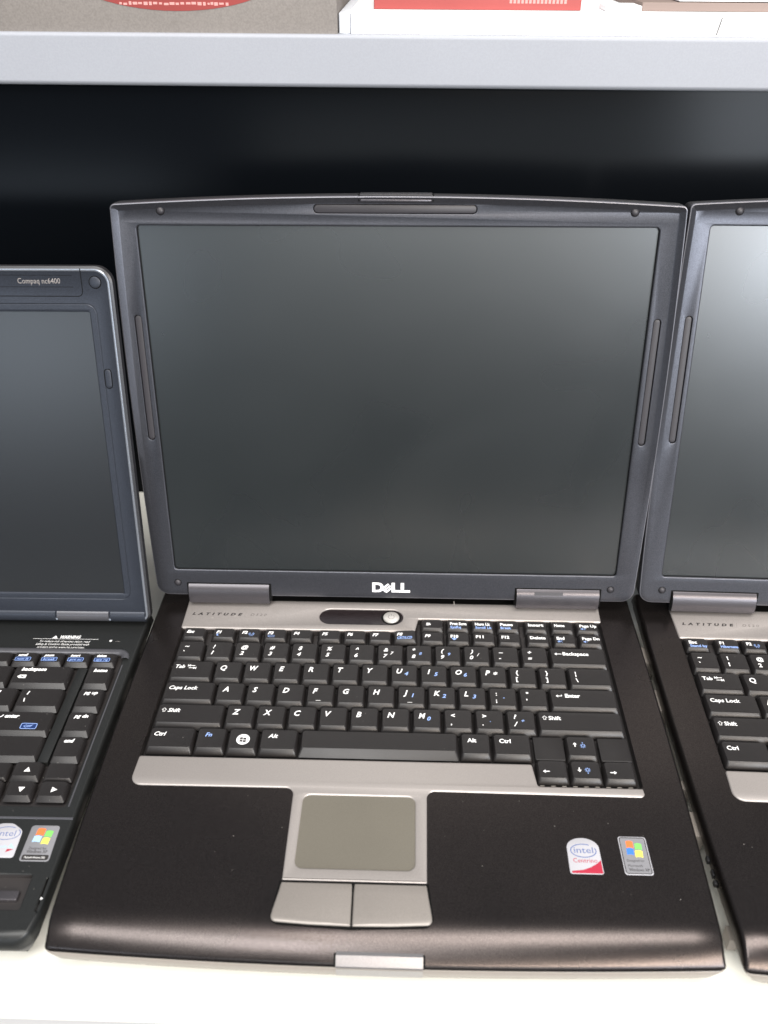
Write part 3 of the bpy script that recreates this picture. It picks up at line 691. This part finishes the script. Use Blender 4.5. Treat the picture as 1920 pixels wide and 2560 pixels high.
# ==================================================================== black widescreen laptop on the left
def black_laptop():
    OFF = (-189.5, 5.0, -28.0)
    root = bpy.data.objects.new('laptop', None); C.objects.link(root)
    root.location = (OFF[0]*S, OFF[1]*S, 0); root.rotation_euler = (0, 0, R(.5))
    tag(root, 'black laptop with lower, wider screen and rounded grey rimmed lid, cut off at the left', 'laptop', 'open laptops side by side on the cream table')
    def part(name, g, mats, parent=root, angle=38, lb=None):
        o = link(name, mesh(name, g, mats, OFF if parent is root else (0,0,0), angle), parent)
        if lb: o['label'] = lb
        return o
    cx = OFF[0]; zt = .8
    out = base_outline(cx, lambda y: 163.0, -117.0, 126, 12, 8)
    well = rect(-343.5, -39.6, -34.4, 82.0, 1.5, 3)
    fing = fillet([(-58,-101,1),(-37.6,-101,1),(-37.6,-81.5,1),(-58,-81.5,1)], 3)
    slot = fillet([(-29.6,-101.4,.5),(-27.4,-101.4,.5),(-27.4,-83.6,.5),(-29.6,-83.6,.5)], 2)
    g = base_shell(cx, lambda y: 163.0, -117.0, 126, zt, -7, 2.0, 4.5, 5.5, 11, 0, [well, fing, slot], -2.6)
    part('palm_rest', g, ['hpdeck','well'])
    g = G(); rr = [g.ring(inset(out, .9), -7.6), g.ring(inset(out, .7), -9), g.ring(inset(out, 6), -19), g.ring(inset(out, 11), -26.6)]
    for a, b in zip(rr, rr[1:]): g.bridge(b, a)
    g.cap(rr[0]); g.cap(rr[-1], flip=True); part('bottom_case', g, ['shell'])
    for fx, fy in ((-330,-84),(-52,-84),(-340,105),(-42,105)):
        g = G(); g.plate(circle(fx, fy, 6, 16), -27.9, -26.0, .3); part('rubber_foot', g, ['slot'])
    # rounded ridge round the top of the keyboard
    path = [(-343,70),(-343,79)] + [(-338+5*math.cos(R(a)), 79+5*math.sin(R(a))) for a in (160,130,110)] + [(x, 84.2) for x in range(-335, -40, 15)] + [(-38.5+5.5*math.cos(R(a)), 78.7+5.5*math.sin(R(a))) for a in (85,65,45,25,8)] + [(-32.9,77.2)]
    prof = [(2.7*math.cos(R(a)), zt-.2+1.9*math.sin(R(a))) for a in range(0, 181, 20)]
    g = G(); g.tube(path[::-1], prof); part('keyboard_ridge', g, ['hproll'])
    # step in front of the keyboard
    g = G(); g.tube([(-27.5,-47.4),(-352,-47.4)], [(.7,zt-.05),(.5,zt+.35),(-.5,zt+.35),(-.7,zt-.05)]); part('palm_rest_seam', g, ['hproll'])
    g = G(); g.tube([(-33.2,72),(-33.0,10),(-32.6,-40)], [(.5,zt-.05),(.2,zt+.3),(-.2,zt+.3),(-.5,zt-.05)][::-1]); part('keyboard_edge', g, ['hproll'])
    g = G(); g.plate(rect(-56.5,-95.2,-41.4,-89.6,1,3), -2.5, -.4, .8); part('fingerprint_reader', g, ['hinge'])
    g = G(); g.flat([(-28.9,-95.6),(-27.6,-94.8),(-28.9,-94.0)], zt+.03); g.flat([(-29.4,-96.2),(-29.4,-99),(-27.9,-97.6)], -2.5); part('edge_symbol', g, ['white'])
    # print above the keyboard
    g = G(); z = zt+.04
    stroke(g, [(-101.2,96.6),(-56.0,96.6)], .25, 0, 0, 1, z)
    text(g, 'WARNING', -82.9, 97.2, 2.7, z, 0, .25, .03, width=14)
    g.flat([(-88.3,97.1),(-84.6,97.1),(-86.3,99.9)], z)
    for i, (t, a, b) in enumerate((('To reduce risk of serious injury, read', -95.6, -61.2), ('Safety & Comfort Guide provided with', -97.4, -61.0), ('product and at www.hp.com/ergo.', -95.6, -63.2))):
        text(g, t, a, 93.3-i*2.9, 1.75, z, 0, .25, .0, width=b-a)
    text(g, '*', -48.2, 93.0, 3.0, z, 0, 0, .03); stroke(g, [(0,0),(1.2,.4),(3.2,.0)], .22, -44.0, 94.6, 1, z, 1)
    part('warning_lettering', g, ['white','grey'])
    # keys
    h = 3.3; sl = (2.7, 1.25, .5); mats = ('white','blue','navy','ink')
    def k(x0, x1, y, dp, draw=None, s=sl, hh=h): put_key(root, OFF, x0, y, x1-x0, dp, hh, s, 'hp', draw, mats)
    def wrd(s, dx=4.0, dy=4.4, hc=2.5): return lambda g, wd, dp, z: text(g, s, dx, dp-dy, hc, z, 0, .25, .045)
    def fkey(a, b):
        def f(g, wd, dp, z):
            text(g, a, 3.2, dp-3.0, 2.0, z, 0, .25, .04, width=6.4)
            o = rect(2.2, dp-7.5, 12.6, dp-4.0, .8, 3)
            g.flat(o, z, 2); stroke(g, inset(o, .15), .32, 0, 0, 1, z+.03, 1, closed=True)
            text(g, b, 3.4, dp-6.6, 1.7, z+.04, 1, .25, .02, width=8.0)
        return f
    fk = [('delete','sys rq'),('insert','prt sc'),('pause','break'),('scroll','num lk')] + [('f%d' % i, '') for i in range(12, 0, -1)] + [('esc','')]
    x1 = -37.9
    for i, (a, b) in enumerate(fk):
        d = fkey(a, b) if b else wrd(a, 3.2, 3.4, 2.2)
        k(x1-16.4, x1, 69.2, 11.6, d, (2.2,1.3,.4), 3.0); x1 -= 17.55
    for (y, t) in ((49.4,'home'),(29.5,'pg up'),(9.8,'pg dn'),(-9.8,'end')): k(-53.7, -36.9, y, 18.6, wrd(t, 4.6))
    def bksp(g, wd, dp, z):
        text(g, 'backspace', 5.0, dp-4.0, 2.6, z, 0, .25, .045)
        o = [(4.2,dp-9.4),(5.9,dp-7.9),(10.0,dp-7.9),(10.0,dp-10.9),(5.9,dp-10.9)][::-1]
        g.flat(o, z, 0); stroke(g, [(6.4,dp-8.6),(8.9,dp-10.3)], .45, 0, 0, 1, z+.03, 3); stroke(g, [(6.4,dp-10.3),(8.9,dp-8.6)], .45, 0, 0, 1, z+.03, 3)
    k(-101.4, -63.4, 49.3, 18.6, bksp)
    for i, c in enumerate(('=','-','0','9','8','7','6','5','4','3','2','1','`')): k(-120.4-i*18.6, -120.4-i*18.6+17.6, 49.3, 18.6, wrd(c, 4.4, 10.5, 3))
    def bslash(g, wd, dp, z): stroke(g, [(0,0),(.8,3.0)], .7, 5.6, dp-5.4, 1, z); stroke(g, [(0,0),(-.5,3.0)], .7, 5.7, dp-11.4, 1, z)
    k(-90.6, -62.4, 29.4, 18.6, bslash)
    for i, c in enumerate('][POIUYTREWQ'): k(-109.6-i*18.6, -109.6-i*18.6+17.6, 29.4, 18.6, wrd(c, 4.4, 5.8, 3.4))
    k(-342, -315.2, 29.4, 18.6, wrd('tab'))
    def ent(g, wd, dp, z):
        stroke(g, [(0,0),(1.2,-.9),(3.0,-.4),(4.0,1.2)], .7, 11.5, dp-4.0, 1, z)
        text(g, 'enter', 16.6, dp-5.0, 2.6, z, 0, .25, .045)
        o = rect(29.2, dp-13.6, 38.8, dp-9.4, .8, 3); g.flat(o, z, 2); stroke(g, o, .4, 0, 0, 1, z+.03, 1, closed=True)
        stroke(g, [(0,0),(1.6,1.1),(1.6,.5),(4.2,.6),(5.4,1.6),(4.0,-.4),(1.6,-.6),(1.6,-1.1)], .4, 31.0, dp-11.6, 1, z+.04, 1, closed=True)
    k(-108.6, -62.0, 9.7, 18.6, ent)
    for i, c in enumerate("';LKJHGFDSA"): k(-127.6-i*18.6, -127.6-i*18.6+17.6, 9.7, 18.6, wrd(c, 4.4, 5.8, 3.4))
    k(-342, -314.6, 9.7, 18.6, wrd('caps'))
    k(-112.8, -61.6, -9.8, 18.6, wrd('shift', 5))
    for i, c in enumerate("/.,MNBVCXZ"): k(-131.8-i*18.6, -131.8-i*18.6+17.6, -9.8, 18.6, wrd(c, 4.4, 5.8, 3.4))
    k(-342, -300, -9.8, 18.6, wrd('shift', 5))
    def tri(d):
        def f(g, wd, dp, z):
            x, y = 9.4, dp-5.6; P = {'u': [(-1.9,-1.3),(1.9,-1.3),(0,1.9)], 'd': [(-1.9,1.5),(0,-1.9),(1.9,1.5)], 'r': [(-1.3,-1.8),(1.9,0),(-1.3,1.8)], 'l': [(1.3,-1.8),(1.3,1.8),(-1.9,0)]}[d]
            g.flat([(x+a, y+b) for a, b in P], z)
        return f
    sa = (2.0,1.4,.4)
    k(-72.6, -55.3, -23.4, 12.8, tri('u'), sa); k(-71.4, -54.9, -37.0, 12.8, tri('d'), sa); k(-52.8, -36.0, -37.0, 12.8, tri('r'), sa); k(-90.0, -73.2, -37.0, 12.8, tri('l'), sa)
    k(-53.4, -36.2, -23.2, 12.6, None, (1.0,1.0,.4), 2.6)
    k(-90.2, -74.0, -23.3, 12.6, None, (1.0,1.0,.4), 2.6)
    x1 = -92.0
    for wd_, t in ((18,'ctrl'),(18,'alt'),(96,''),(20,'alt'),(18,''),(18,'fn'),(24,'ctrl')): k(x1-wd_+1, x1, -29.6, 18.6, wrd(t) if t else None); x1 -= wd_+.5
    # column of blank plastic between the main keys and the right-hand column
    g = G(); g.plate(rect(-61.0,-9.4,-54.8,68.4), -2.6, 1.0, .3); part('blank_strip', g, ['hpdeck'])
    # badges
    g = G(); o = fillet([(-70.5,-72.2,1.5),(-51.4,-72.2,1.5),(-52.2,-55.5,4),(-58.8,-51.2,6),(-66,-51.2,6),(-70.5,-56,3)], 5); g.plate(o, zt, zt+.14, .04)
    st = part('sticker', g, ['stw'], lb='white sticker with blue ring logo, cut off by the photo edge')
    X, Y, z = -OFF[0], -OFF[1], zt+.18-OFF[2]; g = G()
    text(g, 'intel', -55.4+X, -59.2+Y, 3.4, z, 0, 0, -.005, align='R', width=9.6)
    stroke(g, [(7.4*math.cos(R(a)), 4.0*math.sin(R(a))) for a in range(-300, 40, 12)], .4, -60.4+X, -57.4+Y, 1, z, 0)
    g.flat([(-56.2+X,-66.0+Y),(-53.0+X,-66.4+Y),(-55.4+X,-63.6+Y)], z, 1); g.flat([(-56.8+X,-69.0+Y),(-53.0+X,-67.2+Y),(-56.4+X,-67.0+Y)], z, 2)
    text(g, 'inside', -57.0+X, -66.4+Y, 1.6, z, 1, 0, 0, align='R', width=6)
    part('sticker_print', g, ['inkblue','sky','red'], st)
    g = G(); o = fillet([(-47.9,-74.0,1.6),(-32.0,-74.0,1.6),(-32.9,-52.2,1.6),(-48.1,-52.2,1.6)], 4); g.plate(o, zt, zt+.14, .04, mb=0); st = part('sticker', g, ['stg'], lb='silver sticker with four colour flag and black foot')
    g = G(); fx, fy = -44.5+X, -62.8+Y
    flagpane(g, fx+.4, fy+4.3, 4.3, 4.2, z, 1); flagpane(g, fx+5.2, fy+3.4, 4.0, 3.8, z, 2); flagpane(g, fx-.2, fy+.2, 4.2, 3.7, z, 3); flagpane(g, fx+4.8, fy-1.0, 4.0, 3.8, z, 4)
    text(g, 'Designed for', -45.0+X, -67.0+Y, 1.4, z, 0, 0, 0, width=9.4); text(g, 'Windows XP', -45.6+X, -69.2+Y, 1.7, z, 0, 0, .01, width=11)
    g.flat(rect(-46.9+X,-73.4+Y,-32.9+X,-70.2+Y,.8,3), z, 0); text(g, 'Microsoft Windows 2000', -45.5+X, -72.4+Y, 1.2, z+.03, 5, 0, 0, width=10.8)
    part('sticker_print', g, ['ink','orange','green','sky','yellow','white'], st)
    # lid
    t = .2054; HY, HZ = 118., 2.; W0 = 23.7; d0 = 9.4
    LID = (0, (HY-OFF[1])*S, (HZ-OFF[2])*S)
    def lp(name, g, mats, parent=None, angle=38):
        o = link(name, mesh(name, g, mats, (cx,0,0), angle), parent or root)
        if parent is None: o.location = LID; o.rotation_euler = (-t, 0, 0)
        return o
    sx1 = -38.6; sx0 = sx1-303.7; xr, xl = -24.6, 2*cx+24.6
    wb, wt = W0-21.0, W0+215.0
    lo = densify(fillet([(xl,wb,5),(xr+.6,wb,5),(xr,wt,9),(xl,wt,9)], 8), 15)
    g = G(lidT); rr = [g.ring(inset(lo, .5), d0-1.6), g.ring(inset(lo,-1.2), d0-2.4), g.ring(inset(lo,-1.6), d0-6), g.ring(inset(lo, 1.5), d0-9.5)]
    for a, b in zip(rr, rr[1:]): g.bridge(b, a)
    g.cap(rr[-1], flip=True); lp('lid_shell', g, ['shell'])
    g = G(lidT)
    op = rect(sx0, W0, sx1, W0+189.8, 1.2, 3)
    r0 = g.ring(lo, d0-2.0); r1 = g.ring(lo, d0-.3); r2 = g.ring(inset(lo,.35), d0+.05); r3 = g.ring(inset(lo,1.0), d0+.05); r4 = g.ring(inset(lo,1.4), d0-.25); 
    g.bridge(r0,r1,1); g.bridge(r1,r2,1); g.bridge(r2,r3,1); g.bridge(r3,r4,1)
    groove = rect(sx0-4, W0-4.2, sx1+4.2, W0+194.4, 6, 5)
    q0 = g.ring(inset(groove,-.45), d0-.25); q1 = g.ring(groove, d0-.65); q2 = g.ring(inset(groove,.45), d0-.25)
    g.cap(r4, 0, [q0]); g.bridge(q0,q1,0); g.bridge(q1,q2,0)
    s0 = g.ring(inset(op,-.6), d0-.3); s1 = g.ring(op, d0-.8); s2 = g.ring(op, d0-1.8)
    g.cap(q2, 0, [s0]); g.bridge(s0,s1); g.bridge(s1,s2,0)
    lp('bezel', g, ['hpbezel','hprim'])
    g = G(lidT); g.flat(inset(op,-.4), d0-1.5); lp('screen', g, ['hpscreen'])
    # label strip across the top, with its groove
    g = G(lidT); o = fillet([(-338,W0+199.0,2.5),(-41.2,W0+199.0,3),(-41.2,W0+214.0,.3),(-338,W0+214.0,.3)], 5)
    stroke(g, o, .45, 0, 0, 1, d0-.20, 0, closed=True)
    for yy in (204.4, 211.2): stroke(g, [(-150,W0+yy),(-46.5,W0+yy)], .22, 0, 0, 1, d0-.21, 0)
    stroke(g, [(-41.2,W0+213.5),(-41.2,W0+215.2)], .6, 0, 0, 1, d0+.12, 0)
    lp('strip_groove', g, ['dark'])
    g = G(lidT); text(g, 'Compaq nc6400', -79.4, W0+206.4, 3.0, d0-.18, 0, 0, -.006, width=25.5); lp('model_lettering', g, ['grey'])
    for (bu, bv_, ru, rv) in ((-33.1,207.2,3.3,3.3),(-31.9,149,1.9,5.8)):
        g = G(lidT); o = circle(bu, W0+bv_, ru, 24, rv) if ru == rv else rect(bu-ru, W0+bv_-rv, bu+ru, W0+bv_+rv, 1.85, 6)
        g.plate(o, d0-.4, d0+.3, .4, m=0); q = [g.ring(inset(o,-.5), d0-.22), g.ring(o, d0-.21)]; g.bridge(q[0], q[1], 1); lp('rubber_bumper', g, ['hpbezel','dark'])
    # rounded barrel along the foot of the lid, broken by the hinge blocks
    def barrel(a, b, name, mt, r=4.6, zc=0.0):
        pf = [(W0-17.6 + r*1.15*math.cos(R(q)), d0-3.6+zc + r*math.sin(R(q))) for q in range(-60, 241, 20)]
        g = G(lidT); g.extrude_x(pf, a, b); lp(name, g, [mt])
    barrel(-50.0, -26.2, 'hinge_barrel', 'hpbezel'); barrel(-292, -88.2, 'hinge_barrel', 'hpbezel'); barrel(-353.5, -330, 'hinge_barrel', 'hpbezel')
    barrel(-87.0, -51.2, 'hinge_block', 'hproll', 4.3, .4); barrel(-328.5, -293.5, 'hinge_block', 'hproll', 4.3, .4)
    g = G()
    for i in range(60):
        x, y = random.uniform(-120,-32), random.uniform(-108,95); s_ = random.choice((.10,.14,.2))
        g.flat(circle(x, y, s_, 5), zt+.06 if y < -40 else zt+2.9)
    o = part('dust', g, ['dust']); o['kind'] = 'stuff'
black_laptop()

# ==================================================================== table, upper shelf, black board, floor
def thing(name, g, mats, label, cat, loc=(0,0,0), rot=(0,0,0), kind=None, parent=None, angle=38):
    o = link(name, mesh(name, g, mats, loc, angle), parent)
    o.location = tuple(v*S for v in loc); o.rotation_euler = rot
    return tag(o, label, cat, kind=kind)
t = bpy.data.objects.new('table', None); C.objects.link(t); t.location = (150*S, 100*S, -.72)
tag(t, 'cream laminate table top with a grey front edge, under all three laptops', 'table')
ol = (150, 100, -720)
g = G(); P = fillet([(-900,-134.6,2),(1200,-134.6,2),(1200,331,1),(-900,331,1)], 4); g.plate(P, -6, 0, 2.4, bottom=True)
link('table_top', mesh('table_top', g, ['table'], ol, 80), t)
g = G(); g.plate(rect(-898,-134.0,1198,330), -34, -6.1, .1, bottom=True); link('edge_band', mesh('edge_band', g, ['tedge'], ol), t)
for x in (-880, 1150):
    for y in (-110, 290):
        g = G(); g.plate(rect(x, y, x+30, y+30, 2, 2), -720, -34, .5); link('leg', mesh('leg', g, ['tedge'], ol), t)
g = G(); g.plate(rect(-900,331.6,1200,349), -34, 366, 1.0, bottom=True)
thing('back_board', g, ['black'], 'glossy black upright board behind the laptops, under the pale shelf', 'board', (150,340,-34))
# upper shelf: slight fall to the right as in the photograph
g = G(); zc = 371.3
pf = [(325,zc-30.3),(325,zc-29.6),(325,zc-2.6),(325,zc-1.9),(325.7,zc-.6),(327.0,zc),(327.8,zc),(640,zc),(640,zc-33),(329.5,zc-33),(326.5,zc-32.4)][::-1]
g.extrude_x(pf, -800, 1100)
sh = thing('shelf', g, ['shelf'], 'pale bluish grey shelf board running across above the black board', 'shelf', (150,482,zc-33), (0, R(.50), 0), angle=50)
g = G(); g.flat(rect(-12000,-12000,12000,12000), -720.3)
thing('floor', g, ['floor'], None, None, (0,0,-720.3), kind='structure')

def onshelf(x): return zc - (x-150)*math.tan(R(.50))
# things lying on the upper shelf
zz = onshelf(20)
g = G(); g.plate(rect(-330, 329.5, 100.5, 600, 1, 2), zz, zz+95, 1.0, bottom=True)
cb = thing('cardboard_box', g, ['card'], 'grey cardboard box with a red oval label, on the shelf at the left', 'box', (-110,460,zz), (0,R(.5),0))
fT = lambda a, b, c: (a, 329.5-c, b)
g = G(fT); ov = [(-8+78*math.cos(R(a)), zz+41.5+27.5*math.sin(R(a))) for a in range(0,360,6)]
g.plate([( x, y) for x, y in ov], -.1, .25, .1)
o = link('oval_label', mesh('oval_label', g, ['cardred'], (-110,460,zz)), cb)
g = G(fT); random.seed(3)
for r_ in range(5):
    y = zz+17.6+r_*3.6; half = 36+r_*5; x = -10-half
    while x < -10+half:
        w_ = random.uniform(1.2, 3.4); g.flat(rect(x, y+random.uniform(-.3,.3), x+w_, y+random.uniform(1.0,1.9)), .33); x += w_+random.uniform(.5,1.3)
link('oval_print', mesh('oval_print', g, ['cardpink'], (-110,460,zz)), o)
def slab(name, x0, x1, z0, z1, y0, y1, mt, label, cat, extra=None, rr=.8):
    g = G(); cx_ = (x0+x1)/2; zb = onshelf(cx_)+z0
    g.plate(rect(x0, y0, x1, y1, rr, 3), zb, onshelf(cx_)+z1, .6, bottom=True)
    o = thing(name, g, [mt], label, cat, (cx_,(y0+y1)/2,zb), (0,R(.5),0)); return o, zb
# white stack
pk, zb = slab('paper_pack', 109.5, 560, .2, 14.2, 330, 540, 'paper', 'long white pack with a row of tiny punched dots, on the shelf edge', 'paper pack', rr=1.5)
ol = (336, 435, zb)
g = G(fT)
for i in range(62):
    x = 122 + i*3.55; g.flat(circle(x, zb+(1.3 if not 8 < i < 24 else 3.0), .42, 6), .6)
o = link('punched_dots', mesh('punched_dots', g, ['grey'], ol), pk); o['kind'] = 'stuff'
g = G(fT); stroke(g, [(356.2,zb+.8),(358.2,zb+11.5)], .7, 0, 0, 1, .62); link('slit', mesh('slit', g, ['ink'], ol), pk)
rl, _ = slab('paper_roll', 101.0, 109.3, .2, 12.0, 331, 470, 'paperside', 'pale textured end of a white roll, at the left end of the white pack', 'paper roll', rr=3.5)
bk, zr = slab('red_booklet', 125, 264, 14.5, 23.5, 336, 500, 'cardred', 'red spined booklet with white lettering lying on the white pack', 'booklet')
g = G(lambda a, b, c: (a, 336-c, b))
xx = 216
for i in range(15): g.flat(rect(xx, zr+3.8, xx+1.7, zr+6.4), .1); xx += 2.6
g.flat(rect(127, zr+7.6, 212, zr+8.4), .1)
link('spine_print', mesh('spine_print', g, ['cardpink'], (194.5,418,zr)), bk)
slab('white_carton', 280, 304, 14.5, 17.6, 333, 360, 'paper', 'small white flat carton standing up from the white pack', 'carton')
slab('brown_folder', 304.5, 520, 14.5, 19.6, 336, 520, 'brown', 'dull brown folder lying on the white pack at the right', 'folder')
slab('white_folder', 329, 520, 20.2, 23.0, 338, 520, 'paper', 'thin white folder lying on the dull brown folder', 'folder')
slab('olive_box', 100, 540, 14.6, 90, 545, 600, 'olive', 'dull olive grey box standing behind the white pack', 'box')
bpy.data.objects.remove(fo)
